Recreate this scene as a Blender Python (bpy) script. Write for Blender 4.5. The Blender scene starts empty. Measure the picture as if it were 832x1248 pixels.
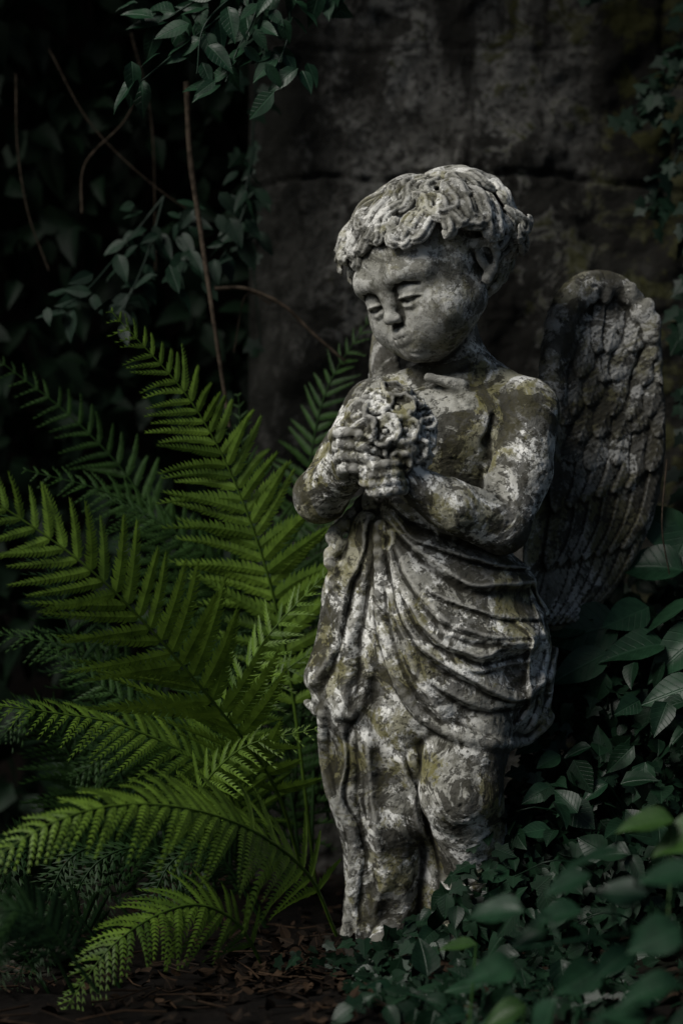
import bpy, math, time
import numpy as np
from mathutils import Vector
T0=time.time()
U=0.00125
CAMZ=0.664; CAMD=3.2
scene=bpy.context.scene
rng=np.random.RandomState(11)
def nrm(v):
    v=np.asarray(v,float); return v/(np.linalg.norm(v,axis=-1,keepdims=True)+1e-12)
# ---------------------------------------------------------------- noise
TAB=np.random.RandomState(5).rand(32,32,32).astype(np.float32)
def vn(P,s,off=0.0):
    Q=np.asarray(P,np.float32)*s+off
    i=np.floor(Q).astype(np.int64); f=Q-i; f=f*f*(3-2*f)
    a=i&31; b=(i+1)&31
    x0,y0,z0=a[...,0],a[...,1],a[...,2]; x1,y1,z1=b[...,0],b[...,1],b[...,2]
    fx,fy,fz=f[...,0],f[...,1],f[...,2]
    c00=TAB[x0,y0,z0]*(1-fx)+TAB[x1,y0,z0]*fx
    c10=TAB[x0,y1,z0]*(1-fx)+TAB[x1,y1,z0]*fx
    c01=TAB[x0,y0,z1]*(1-fx)+TAB[x1,y0,z1]*fx
    c11=TAB[x0,y1,z1]*(1-fx)+TAB[x1,y1,z1]*fx
    return (c00*(1-fy)+c10*fy)*(1-fz)+(c01*(1-fy)+c11*fy)*fz-0.5
def fbm(P,s,o=4,off=0.0):
    r=0;a=1.0
    for i in range(o):
        r=r+a*vn(P,s,off+7.3*i); a*=0.5; s*=2.03
    return r
# ---------------------------------------------------------------- mesh helpers
def mk(name,V,Fs,mat=None,smooth=True,parent=None,attrs=None):
    V=np.asarray(V,np.float32)
    me=bpy.data.meshes.new(name)
    me.vertices.add(len(V)); me.vertices.foreach_set('co',V.ravel())
    Fs=[np.asarray(f,np.int32) for f in Fs if len(f)]
    tot=sum(f.size for f in Fs); npoly=sum(len(f) for f in Fs)
    me.loops.add(tot); me.polygons.add(npoly)
    me.loops.foreach_set('vertex_index',np.concatenate([f.ravel() for f in Fs]))
    st=[];o=0
    for f in Fs:
        st.append(o+np.arange(len(f))*f.shape[1]); o+=f.size
    me.polygons.foreach_set('loop_start',np.concatenate(st).astype(np.int32))
    me.update(calc_edges=True)
    me.polygons.foreach_set('use_smooth',np.full(npoly,smooth))
    if attrs:
        for k,a in attrs.items():
            a=np.asarray(a,np.float32)
            at_=me.attributes.new(k,'FLOAT_VECTOR','POINT'); at_.data.foreach_set('vector',a.ravel())
    me.update()
    ob=bpy.data.objects.new(name,me); scene.collection.objects.link(ob)
    if mat: me.materials.append(mat)
    if parent: ob.parent=parent
    return ob
def empty(name):
    e=bpy.data.objects.new(name,None); scene.collection.objects.link(e); e.empty_display_size=0.05; return e
def cat(pts,n):
    p=np.asarray(pts,float); 
    q=np.vstack([2*p[0]-p[1],p,2*p[-1]-p[-2]])
    m=len(p)-1; t=np.linspace(0,m,n); i=np.minimum(t.astype(int),m-1); f=(t-i)[:,None]
    a,b,c,d=q[i],q[i+1],q[i+2],q[i+3]
    return 0.5*((2*b)+(-a+c)*f+(2*a-5*b+4*c-d)*f**2+(-a+3*b-3*c+d)*f**3)
def at(u,v,y):
    s=U*(CAMD+y)/CAMD
    return np.array([(u-416)*s,y,CAMZ+(624-v)*s])
class Acc:
    def __init__(s): s.V=[];s.F={};s.n=0;s.A=[]
    def add(s,V,Fs,A=None):
        V=np.asarray(V,float)
        for f in Fs:
            f=np.asarray(f); s.F.setdefault(f.shape[1],[]).append(f+s.n)
        s.V.append(V); s.n+=len(V)
        s.A.append(np.zeros((len(V),3)) if A is None else np.broadcast_to(A,(len(V),3)))
    def out(s,name,mat,smooth=True,parent=None):
        return mk(name,np.vstack(s.V),[np.vstack(f) for f in s.F.values()],mat,smooth,parent,{'luv':np.vstack(s.A)})
def tube(acc,pts,r0,r1,sides=6,A=(0,0,0),jit=0):
    pts=np.asarray(pts,float);n=len(pts)
    T=nrm(np.gradient(pts,axis=0)); h=np.array([0.3,0.9,0.2]); 
    B=nrm(np.cross(T,h)); C=np.cross(B,T)
    r=np.linspace(r0,r1,n)
    if jit: r=r*(1+jit*rng.randn(n)*0.5)
    a=np.linspace(0,2*np.pi,sides,endpoint=False)
    V=pts[:,None]+r[:,None,None]*(np.cos(a)[None,:,None]*B[:,None]+np.sin(a)[None,:,None]*C[:,None])
    V=V.reshape(-1,3)
    i=np.arange(n-1)[:,None]*sides; j=np.arange(sides)[None]; k=(j+1)%sides
    F=np.stack([i+j,i+k,i+sides+k,i+sides+j],-1).reshape(-1,4)
    acc.add(V,[F],np.array(A,float))
# ---------------------------------------------------------------- material helpers
def newmat(name):
    m=bpy.data.materials.new(name); m.use_nodes=True; nt=m.node_tree; nt.nodes.clear(); return m,nt
class G:
    def __init__(s,nt): s.nt=nt
    def n(s,t,ins=None,**p):
        x=s.nt.nodes.new(t)
        for k,v in p.items(): setattr(x,k,v)
        if ins:
            for k,v in ins.items(): s.set(x.inputs[k],v)
        return x
    def set(s,inp,v):
        if isinstance(v,bpy.types.NodeSocket): s.nt.links.new(v,inp)
        elif isinstance(v,(tuple,list)) and len(v)==3 and inp.type=='RGBA': inp.default_value=(*v,1)
        else: inp.default_value=v
    def noise(s,co,sc,det=6,ro=0.6,dist=0.0):
        return s.n('ShaderNodeTexNoise',{'Vector':co,'Scale':sc,'Detail':det,'Roughness':ro,'Distortion':dist}).outputs['Fac']
    def ramp(s,f,a,b,lo=0.0,hi=1.0):
        return s.n('ShaderNodeMapRange',{'Value':f,'From Min':a,'From Max':b,'To Min':lo,'To Max':hi},interpolation_type='SMOOTHSTEP').outputs[0]
    def m(s,op,a,b=0.0,c=0.0):
        x=s.n('ShaderNodeMath',operation=op); s.set(x.inputs[0],a); s.set(x.inputs[1],b)
        if op=='MULTIPLY_ADD': s.set(x.inputs[2],c)
        return x.outputs[0]
    def mix(s,f,a,b,bt='MIX'):
        x=s.n('ShaderNodeMix',data_type='RGBA',blend_type=bt)
        s.set(x.inputs[0],f); s.set(x.inputs[6],a); s.set(x.inputs[7],b); return x.outputs[2]
    def bump(s,h,dist,st=1.0,nr=None):
        i={'Height':h,'Distance':dist,'Strength':st}
        if nr is not None: i['Normal']=nr
        return s.n('ShaderNodeBump',i).outputs[0]
    def finish(s,col,rough,nr=None,spec=0.5,trans=0.0):
        i={'Base Color':col,'Roughness':rough,'Specular IOR Level':spec}
        if nr is not None: i['Normal']=nr
        b=s.n('ShaderNodeBsdfPrincipled',i); o=s.n('ShaderNodeOutputMaterial')
        sh=b.outputs[0]
        if trans>0:
            t=s.n('ShaderNodeBsdfTranslucent',{'Color':col}); 
            mx=s.n('ShaderNodeMixShader',{0:trans}); s.nt.links.new(sh,mx.inputs[1]); s.nt.links.new(t.outputs[0],mx.inputs[2]); sh=mx.outputs[0]
        s.nt.links.new(sh,o.inputs[0])
def stone_mat():
    m,nt=newmat('weathered_stone'); g=G(nt)
    co=g.n('ShaderNodeTexCoord').outputs['Object']
    at_=g.n('ShaderNodeAttribute',attribute_name='luv').outputs['Vector']
    sp=g.n('ShaderNodeSeparateXYZ',{0:at_}); cav,zone,wing=sp.outputs[0],sp.outputs[1],sp.outputs[2]
    n1=g.noise(co,9,6,0.65,0.3); n2=g.noise(co,42,6,0.7); n3=g.noise(co,17,9,0.68,0.5); n4=g.noise(co,13,9,0.72,0.8); n5=g.noise(co,170,3,0.7); n6=g.noise(co,5,3,0.6)
    col=g.mix(g.ramp(n1,0.42,0.58),(0.13,0.127,0.106),(0.29,0.285,0.25))
    col=g.mix(g.ramp(n2,0.42,0.62,0,0.6),col,(0.40,0.395,0.36))
    lich=g.m('MULTIPLY',g.ramp(n3,0.480,0.508),g.m('MULTIPLY',zone,g.ramp(n6,0.38,0.50)))
    lich=g.m('MULTIPLY',lich,g.ramp(g.noise(co,60,6,.75),.36,.48,.15,1))
    col=g.mix(g.m('MULTIPLY',lich,0.94),col,(0.78,0.775,0.74))
    mo=g.m('MULTIPLY',g.ramp(g.noise(co,8,8,0.72,0.5),0.500,0.545),zone)
    col=g.mix(g.m('MULTIPLY',mo,0.75),col,(0.125,0.112,0.022))
    dark=g.m('MULTIPLY',g.ramp(n4,0.505,0.535),zone)
    col=g.mix(g.m('MULTIPLY',dark,0.88),col,(0.026,0.024,0.017))
    sp2=g.ramp(g.noise(co,95,5,0.75),0.54,0.59)
    col=g.mix(g.m('MULTIPLY',sp2,g.ramp(zone,0,1,0.35,0.85)),col,(0.04,0.038,0.030))
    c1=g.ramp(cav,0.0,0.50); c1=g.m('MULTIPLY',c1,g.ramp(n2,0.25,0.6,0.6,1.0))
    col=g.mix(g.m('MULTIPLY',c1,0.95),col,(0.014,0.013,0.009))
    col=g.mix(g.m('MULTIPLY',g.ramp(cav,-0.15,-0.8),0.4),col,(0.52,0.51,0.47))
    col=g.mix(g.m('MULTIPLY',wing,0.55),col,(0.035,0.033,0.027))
    h=g.m('ADD',g.m('MULTIPLY',n2,0.6),g.m('ADD',g.m('MULTIPLY',n5,0.35),g.m('MULTIPLY',dark,-0.15)))
    nb=g.bump(h,0.006,g.ramp(zone,0,1,.30,.9))
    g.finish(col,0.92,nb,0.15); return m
def leaf_mat(name,c0,c1,rough=0.4,spec=0.4,trans=0.15,vein=0.5):
    m,nt=newmat(name); g=G(nt)
    sp=g.n('ShaderNodeSeparateXYZ',{0:g.n('ShaderNodeAttribute',attribute_name='luv').outputs['Vector']})
    x,y,r=sp.outputs; ay=g.m('ABSOLUTE',y)
    co=g.n('ShaderNodeTexCoord').outputs['Object']
    col=g.mix(r,c0,c1)
    col=g.mix(g.ramp(g.noise(co,60,2),0.35,0.7,0,0.45),col,tuple(0.45*v for v in c0))
    if vein>0:
        mid=g.ramp(ay,0.008,0.03,1,0)
        w=g.m('SINE',g.m('MULTIPLY',g.m('SUBTRACT',x,g.m('MULTIPLY',ay,0.8)),48.0)); side=g.ramp(w,0.8,1.0)
        v=g.m('MAXIMUM',mid,g.m('MULTIPLY',side,0.5))
        col=g.mix(g.m('MULTIPLY',v,vein),col,tuple(min(1,1.6*q+0.01) for q in c1))
        nb=g.bump(g.m('MULTIPLY',v,-1.0),0.0015,0.5)
    else: nb=None
    g.finish(col,rough,nb,spec,trans); return m
def bark_mat(name,c0,c1):
    m,nt=newmat(name); g=G(nt); co=g.n('ShaderNodeTexCoord').outputs['Object']
    n=g.noise(co,60,8,0.7); g.finish(g.mix(g.ramp(n,0.35,0.65),c0,c1),0.9,g.bump(n,0.004),0.1); return m
STONE=stone_mat()
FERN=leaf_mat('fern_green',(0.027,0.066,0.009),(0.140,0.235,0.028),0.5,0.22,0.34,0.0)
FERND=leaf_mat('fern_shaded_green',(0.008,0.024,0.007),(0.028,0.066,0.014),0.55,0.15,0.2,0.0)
IVY=leaf_mat('ivy_green',(0.003,0.011,0.005),(0.009,0.027,0.013),0.40,0.18,0.05,0.3)
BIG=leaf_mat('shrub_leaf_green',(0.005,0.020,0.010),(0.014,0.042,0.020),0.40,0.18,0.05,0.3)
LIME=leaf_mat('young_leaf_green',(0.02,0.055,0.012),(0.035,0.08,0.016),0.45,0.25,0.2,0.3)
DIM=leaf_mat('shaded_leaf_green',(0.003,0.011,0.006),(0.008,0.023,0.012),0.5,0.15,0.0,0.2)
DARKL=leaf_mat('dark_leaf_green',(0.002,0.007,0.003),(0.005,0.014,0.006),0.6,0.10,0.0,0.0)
LITTER=leaf_mat('dead_leaf_brown',(0.007,0.005,0.0035),(0.050,0.030,0.017),0.8,0.1,0.0,0.3)
TWIG=bark_mat('twig_bark',(0.016,0.012,0.008),(0.055,0.042,0.030))
# ================================================================ STATUE (implicit sculpt)
ops=[]
def add(fn,lo,hi,k,mode=0): ops.append((fn,np.array(lo,float)-k-2,np.array(hi,float)+k+2,k,mode))
def q(px,py,y=0): return np.array([px-416.0,y,1155.0-py])
def ell(c,r,k=6,mode=0,R=None):
    c=np.asarray(c,float); r=np.asarray(r,float)*np.ones(3)
    ext=r if R is None else np.sqrt(((R*r[:,None])**2).sum(0))
    cf=c.astype(np.float32); rf=r.astype(np.float32); Rf=None if R is None else np.asarray(R,np.float32)
    if np.ptp(r)<1e-6:
        def fn(P): return np.sqrt(((P-cf)**2).sum(-1))-rf[0]
    else:
        def fn(P):
            p=P-cf
            if Rf is not None: p=p@Rf.T
            k0=np.sqrt(((p/rf)**2).sum(-1)); k1=np.sqrt(((p/rf**2)**2).sum(-1))+1e-6
            return k0*(k0-1)/k1
    add(fn,c-ext,c+ext,k,mode)
def cap(a,b,ra,rb,k=6,mode=0):
    a=np.asarray(a,float);b=np.asarray(b,float); R=max(ra,rb)
    af=a.astype(np.float32); ba=(b-a).astype(np.float32); bb=float((ba**2).sum())+1e-6
    def fn(P):
        p=P-af; h=np.clip((p@ba)/bb,0,1)
        return np.sqrt(((p-h[...,None]*ba)**2).sum(-1))-(ra+(rb-ra)*h)
    add(fn,np.minimum(a,b)-R,np.maximum(a,b)+R,k,mode)
def chain(pts,rs,k=6,mode=0):
    n=len(pts); rs=np.broadcast_to(rs,(n,)) if np.ndim(rs)==0 else rs
    for i in range(n-1): cap(pts[i],pts[i+1],float(rs[i]),float(rs[i+1]),k,mode)
def smin(a,b,k):
    h=np.maximum(k-np.abs(a-b),0)/k; return np.minimum(a,b)-h*h*k*0.25
def smax(a,b,k):
    h=np.maximum(k-np.abs(a-b),0)/k; return np.maximum(a,b)+h*h*k*0.25
def evalP(P,sel):
    d=np.full(P.shape[:-1],200.0,np.float32)
    for o in sel:
        dd=o[0](P)
        d=smin(d,dd,o[3]) if o[4]==0 else smax(d,-dd,o[3])
    return d
ARM=[0,0]
def surf_y(x,z,y0=-230,y1=150):
    ys=np.arange(y0,y1,2.0,dtype=np.float32); P=np.stack([np.full_like(ys,x),ys,np.full_like(ys,z)],-1)
    sel=[o for i,o in enumerate(ops) if o[1][0]<=x<=o[2][0] and o[1][2]<=z<=o[2][2] and not (ARM[0]<=i<ARM[1])]
    if not sel: return None
    d=evalP(P,sel); i=np.where(d<0)[0]
    return float(ys[i[0]]) if len(i) else None
# torso
ell(q(556,545,0),(92,60,80),10); cap(q(472,492,28),q(632,502,-20),30,36,22)
cap(q(562,470,5),q(550,395,5),33,31,16); cap(q(572,440,12),q(632,488,-8),20,26,22); cap(q(545,445,14),q(478,480,25),16,24,20)
ell(q(508,515,-38),(36,26,34),22); ell(q(572,520,-42),(40,26,36),22)
ell(q(540,640,0),(88,64,82),20)
cap(q(520,462,-40),q(560,470,-42),5,5,14)
# hips, legs
ell(q(540,735,0),(100,74,90),20)
chain([q(490,750,5),q(470,930,-5),q(482,1120,10)],[60,42,27],20)
chain([q(590,770,-5),q(556,955,-62)],[66,47],20); chain([q(560,960,-60),q(580,1050,-5),q(540,1128,15)],[47,42,26],14)
ell(q(552,962,-92),(22,14,24),14)
# feet with toes
for (ax_,ay_,bx_,by_) in ((482,6,462,-52),(548,6,540,-46)):
    chain([q(ax_,1128,ay_),q(bx_,1140,by_)],[22,15],8)
    for i in range(5):
        o_=(i-2)*6.5; chain([q(bx_+o_,1143,by_+4),q(bx_+o_-2,1146,by_-14+abs(i-1.2)*2.5)],[6-.4*i,5-.4*i],2)
ARM[0]=len(ops)
chain([q(640,502,-25),q(628,575,-50),q(606,640,-82)],[39,38,32],10)
chain([q(604,640,-84),q(545,618,-118),q(488,585,-132)],[33,31,20],8)
chain([q(455,495,22),q(422,560,-12),q(391,606,-42)],[35,33,31],12)
chain([q(391,604,-46),q(418,576,-95),q(440,560,-120)],[32,26,21],8)
chain([q(600,605,-105),q(612,612,-112),q(625,600,-108)],[3,3,2],5,1)
chain([q(592,575,-60),q(588,540,-62),q(596,510,-62)],[3,4,2],8,1)
chain([q(540,455,-30),q(560,452,-30),q(585,440,-22)],[2,2.5,2],6,1)
ARM[1]=len(ops)
# drape: cloth volume with a relief map of modelled folds
DX0,DX1,DZ0,DZ1=350,700,585,1165
dX,dZ=np.meshgrid(np.arange(DX0,DX1,1.0),np.arange(DZ0,DZ1,1.0),indexing='ij'); REL=np.zeros_like(dX)
def ridge(pts,A,w,asym=0.55,t0=0.12,t1=0.12):
    c=cat(pts,26); c=c+np.stack([fbm(np.stack([c[:,0],c[:,1],0*c[:,0]],-1),1/40.,2,A+w)*14]*2,-1)*np.array([1,0.6])
    best=np.full(dX.shape,1e9);tt=np.zeros(dX.shape);ss=np.zeros(dX.shape)
    for i in range(len(c)-1):
        a,b=c[i],c[i+1];e=b-a;wx,wy=dX-a[0],dZ-a[1];t=np.clip((wx*e[0]+wy*e[1])/(e@e+1e-9),0,1)
        dx,dy=wx-t*e[0],wy-t*e[1];d=dx*dx+dy*dy;m=d<best
        best[m]=d[m];tt[m]=((i+t)/(len(c)-1))[m];ss[m]=(np.sign(e[0]*wy-e[1]*wx)*np.sqrt(d))[m]
    ww=np.where(ss>0,w*asym,w*1.25)*(0.7+0.6*tt); env=np.clip(tt/t0,0.0,1)*np.clip((1-tt)/t1,0.0,1); env=env*env*(3-2*env)
    return A*np.exp(-(np.abs(ss)/ww)**1.7)*env
def family(Ap,Bp,n,A,w,jit=4,asym=0.5,**kw):
    global REL
    Ap=cat(Ap,6);Bp=cat(Bp,6); R=np.zeros_like(REL)
    for i in range(n):
        t=(i+0.55*rng.uniform(-1,1))/(n-1); R=np.maximum(R,ridge(Ap*(1-t)+Bp*t+rng.randn(6,2)*jit,A*(0.45+0.8*rng.rand()),w*(0.7+0.8*rng.rand()),asym,**kw))
    REL=REL+R
family([(468,622),(520,668),(580,690),(662,700)],[(462,660),(474,770),(530,850),(610,880),(672,845)],8,12,9.5,5,0.45,t0=0.04,t1=0.10)
family([(500,700),(545,760),(600,775),(662,765)],[(520,780),(565,815),(610,825),(665,800)],3,6,6,5,0.5,t0=0.3,t1=0.2)
family([(452,622),(428,700),(406,780),(384,850)],[(466,640),(452,740),(446,850),(444,960)],4,12,9,3,1.6,t0=0.04,t1=0.1)
family([(640,690),(672,760),(676,840),(650,905)],[(622,740),(642,790),(640,850),(610,893)],3,8,7,4,0.6)
family([(414,870),(418,960),(438,1060),(430,1160)],[(448,880),(452,960),(458,1060),(456,1160)],4,12,6.5,3,1.5,t1=0.02)
family([(478,900),(500,970),(522,1060),(534,1160)],[(505,900),(526,950),(540,1020),(560,1100)],3,10,7,3,1.5)
REL=REL-4.0
def srel(px,py):
    fx=np.clip(px-DX0,0,REL.shape[0]-1.001);fz=np.clip(py-DZ0,0,REL.shape[1]-1.001);i=fx.astype(int);j=fz.astype(int);a=fx-i;b=fz-j
    return (REL[i,j]*(1-a)+REL[i+1,j]*a)*(1-b)+(REL[i,j+1]*(1-a)+REL[i+1,j+1]*a)*b
body_ops=ops; ops=[]
chain([q(524,640,-6),q(546,760,-4),q(545,822,0)],[84,106,102],22)
ell(q(580,800,-14),(94,84,80),22)
ell(q(600,850,8),(70,50,66),16)
chain([q(446,640,-35),q(418,720,-22),q(396,832,-8)],[20,26,24],12)
chain([q(440,700,-10),q(424,850,-10),q(430,960,0),q(446,1060,8),q(444,1150,8)],[36,40,34,26,32],16)
chain([q(480,880,-20),q(482,1000,-18),q(486,1112,0)],[44,34,22],14)
chain([q(515,880,10),q(530,1000,25),q(535,1150,32)],[50,44,40],16)
dops=ops; ops=body_ops
def drapefn(P):
    d=evalP(P,dops); return (d-srel(P[...,0]+416,1155-P[...,2]).astype(np.float32))*0.8
add(drapefn,q(358,1175,-140),q(690,570,130),4)
def fold(pts,r,lift=0.0):
    pts=np.asarray(pts,float); L=np.linalg.norm(np.diff(pts,axis=0),axis=1).sum(); n=max(5,int(L/10))
    c=cat(pts,n); out=[]
    for i,(px,py) in enumerate(c):
        y=surf_y(px-416,1155-py)
        if y is None: y=out[-1][1] if out else 0
        out.append([px-416,y,1155-py])
    out=np.array(out); yy=out[:,1].copy()
    for _ in range(4): yy[1:-1]=(yy[:-2]+yy[1:-1]*2+yy[2:])/4
    out[:,1]=yy-lift
    return list(out)
for pts,r in [([(440,614),(462,600),(480,606),(500,624),(556,652),(610,668)],8),
              ([(374,856),(390,866),(402,854),(420,868),(436,854)],5),
              ([(394,866),(396,920),(405,965),(428,1008),(430,1060),(420,1150)],6),
              ([(408,694),(402,676),(414,664),(404,652),(420,638),(438,614)],7),([(402,704),(412,712),(424,700),(418,688)],6),
              ([(462,640),(466,760),(500,850),(556,886),(630,900),(668,872)],7)]:
    chain(fold(pts,r,1),r,6,0)
yk=surf_y(458-416,1155-612) or -60
th=np.linspace(0,4.5*np.pi,26); chain([q(458+math.cos(t)*(17-1.0*t),612-math.sin(t)*(17-1.0*t),yk-3) for t in th],5,3)
# ================= HEAD
yaw,pit,rol=math.radians(46),math.radians(22),math.radians(9)
Fh=np.array([-math.sin(yaw),-math.cos(yaw),0]); Z=np.array([0,0,1.0]); R0=np.array([math.cos(yaw),-math.sin(yaw),0])
HF=math.cos(pit)*Fh-math.sin(pit)*Z; U0=math.sin(pit)*Fh+math.cos(pit)*Z
HR=math.cos(rol)*R0+math.sin(rol)*U0; HU=math.cos(rol)*U0-math.sin(rol)*R0
HC=q(520,315,-8); HM=np.stack([HR,HF,HU])
def H(a,f,u): return HC+a*HR+f*HF+u*HU
def hell(c,r,k=6,mode=0): ell(H(*c),r,k,mode,HM if np.ndim(r) else None)
def hch(pts,r,k=4,mode=0): chain([H(*p) for p in pts],r,k,mode)
hell((0,-8,8),(85,94,78),20); hell((0,26,-32),(69,56,65),24); hell((0,52,6),(62,36,38),22)
for s in(-1,1):
    hell((s*35,47,-59),37,22)
    hch([(s*51,14,-60),(s*24,50,-88)],[24,21],18)
hell((0,60,-89),20,18); hell((0,73,-75),(26,18,19),16); hell((0,76,-95),13,12)
hch([(0,25,-75),(0,46,-90)],[34,24],14)
for s in(-1,1):
    hell((s*30,104,-24),(21,17.5,12.5),20,1)
    hch([(s*14,84,-5),(s*32,84.5,0),(s*54,70,-6)],[4,4,3],22)
    hell((s*29.5,70.5,-26.5),(17.5,16.6,14.5),5)
    hell((s*29.5,71,-22.5),(17.8,17.0,12),5)
    hch([(s*13.5,82,-30),(s*20,87.6,-28),(s*29,89.5,-27.8),(s*38,86.0,-29),(s*47,77,-33)],[1.2,1.6,1.8,1.6,1.1],2.5)
    hch([(s*15,83.5,-32),(s*21,87.3,-31.8),(s*29,88.8,-32),(s*38,85.1,-32.8),(s*45,79,-34.5)],[.8,1.6,2.0,1.6,.7],1.2,1)
    hch([(s*15,82,-35.5),(s*21,84.3,-38.8),(s*30,84.8,-40.5),(s*39,80.8,-39.3),(s*46,75,-36)],[1.0,1.4,1.6,1.4,1.0],5)
    hch([(s*14,87,-17),(s*24,91,-13),(s*36,88.5,-13),(s*48,78,-19)],[0.8,1.3,1.3,0.8],5,1)
hch([(0,82,-6),(0,86,-26),(0,93,-43)],[6,5.3,5.8],13); hell((0,97,-47.5),7.0,7)
for s in(-1,1):
    hell((s*6.6,91,-50),(5.8,7,5),5); hell((s*3.8,95,-55),2.0,2.5,1); hch([(s*12,88,-45),(s*11.5,88,-52)],[1.0,1.2],5,1)
    hch([(0,90.6,-69),(s*6,89.6,-68.8),(s*13.5,84,-73)],[3.8,3.6,2.3],6)
    hch([(0,89.3,-77.6),(s*6,87.8,-77.3),(s*11,84,-76)],[4.5,4.2,2.7],5)
    hch([(0,94.6,-73.4),(s*7,92.2,-73),(s*14.5,85.5,-74.6)],[0.9,0.9,0.7],1.5,1)
hch([(0,93.5,-58),(0,93.5,-63)],[1.3,1.3],4,1)
for s in(-1,1):
    hch([(s*84,4,-2),(s*94,-8,-6),(s*95,-13,-22),(s*89,-4,-38),(s*84,4,-46)],[6.5,6.5,6,6,7],4); hell((s*86,-2,-20),(6,12,20),4)
    hell((s*95,-1,-22),(5,6,11),3,1)
hs=np.array([96,99,68.0]); hc0=np.array([0,-18,22.0]); crown=hc0+np.array([0,-30,84.])
def shell(v,off):
    v=nrm(v); r=1/np.sqrt(((v/hs)**2).sum()); p=hc0+v*(r+off)
    th=math.acos(np.clip(v[2],-1,1))
    if th>1.9: p=p*np.array([1-(th-1.9)*0.15,1-(th-1.9)*0.02,1])
    return p
def endth(ph):
    c=math.cos(ph); return float(np.interp(c,[-1,-0.4,-0.15,0.15,0.5,0.8,1],[2.4,2.3,1.85,1.68,1.58,1.46,1.38]))
hell(tuple(hc0),tuple(hs-4),8); hell((0,-50,-16),(76,50,58),14)
def walk(v0,length,off0,off1,rad,sg,curl_,wav,h0=0.0):
    n=max(10,int(length/5)); stp=length/(n-1); v=nrm(v0); pts=[];nor=[]; w0=rng.rand()*6.28
    for j in range(n):
        t=j/(n-1); off=off0+(off1-off0)*math.sin(t*math.pi*0.62)+1.0*math.sin(w0+7*t)
        p=shell(v,off); nn=nrm(p-hc0); pts.append(p);nor.append(nn)
        dn=nrm((p-crown)-((p-crown)@nn)*nn); sd=np.cross(nn,dn)
        h=h0+sg*(wav*math.sin(w0*0.2+6.5*t)+curl_*t**2.2)
        v=nrm((p-hc0)+(math.cos(h)*dn+math.sin(h)*sd)*stp*(1-0.30*t))
    pts=np.array(pts);nor=np.array(nor); T=nrm(np.gradient(pts,axis=0)); S=np.cross(nor,T)
    t=np.linspace(0,1,n); wd=rad*(0.40+0.80*np.sin(np.pi*np.clip(t*0.86+0.10,0,1)))
    for off,hh,rr in ((-1.05,0.0,.30),(0.0,.28,.34),(1.05,.05,.30)):
        ps=pts+S*(off*wd*0.54)[:,None]+nor*(hh*wd)[:,None]
        hch(ps,wd*rr*(0.9+.2*rng.rand()),0.5)
for i in range(250):
    z=1-1.74*(i+.5)/250; a=i*2.39996+rng.randn()*.15; r=math.sqrt(max(0,1-z*z)); v=np.array([r*math.sin(a),r*math.cos(a),z])
    th=math.acos(np.clip(v[2],-1,1)); ph=math.atan2(v[0],v[1]); te=endth(ph)
    if th>te-0.16: continue
    sgn=1 if fbm(np.array([v*60]),1/26.,1,4.4)[0]+0.10*rng.randn()>0 else -1
    rem=(te-th); L=min(rng.uniform(50,85),rem*95+20)
    edge=1-min(1,rem/1.1); sd_=abs(math.sin(ph))
    walk(v,L,2+rng.uniform(0,4),5+8*edge+(7*sd_ if edge>.2 else 0)+rng.uniform(-1,4),rng.uniform(8,11.5),sgn,rng.uniform(2.2,5.0)*(0.45+.75*edge),rng.uniform(.5,1.0))
for i in range(50):
    ph=2*math.pi*(i+rng.rand()*.6)/50; te=endth(ph); th=te-rng.uniform(.12,.34); v=np.array([math.sin(th)*math.sin(ph),math.sin(th)*math.cos(ph),math.cos(th)])
    side=abs(math.sin(ph))>.5 or math.cos(ph)<0
    walk(v,rng.uniform(42,66),6,18 if side else 10,rng.uniform(7.5,10.5),rng.choice([-1,1]),rng.uniform(3.5,6.0),rng.uniform(.2,.6),rng.uniform(-.8,.8))
for i in range(26):
    ph=rng.uniform(1.85,2.7)*rng.choice([1,1,1,-1]); te=endth(ph); th=te-rng.uniform(.05,.8); v=np.array([math.sin(th)*math.sin(ph),math.sin(th)*math.cos(ph),math.cos(th)])
    walk(v,rng.uniform(46,66),12,28,rng.uniform(8.5,11.5),rng.choice([-1,1]),rng.uniform(3.5,5.5),.5,rng.uniform(-.6,.6))
# ---- hands
def finger(p,r): chain(cat(p,7),np.linspace(r,r*0.72,7),2.2)
ell(q(420,558,-126),(20,15,24),9)
for i in range(4):
    y0=533+i*13.5; L=[0.88,1.0,0.97,0.8][i]
    finger([q(408+i*3,y0+4,-134),q(413+i*3,y0-1,-153),q(413+i*3+26*L,y0+3,-164),q(413+i*3+46*L,y0+10,-154)],8)
finger([q(428,544,-140),q(436,526,-152),q(452,516,-154),q(464,518,-150)],8)
ell(q(482,576,-142),(24,16,19),9)
for i in range(4):
    z0=568+i*10; L=[0.85,1,0.95,0.75][i]
    finger([q(486,z0,-152),q(476,z0+1,-166),q(476-26*L,z0+4,-170),q(476-38*L,z0+2,-158)],7)
finger([q(494,568,-146),q(496,552,-158),q(484,542,-164),q(474,544,-162)],7.5)
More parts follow.
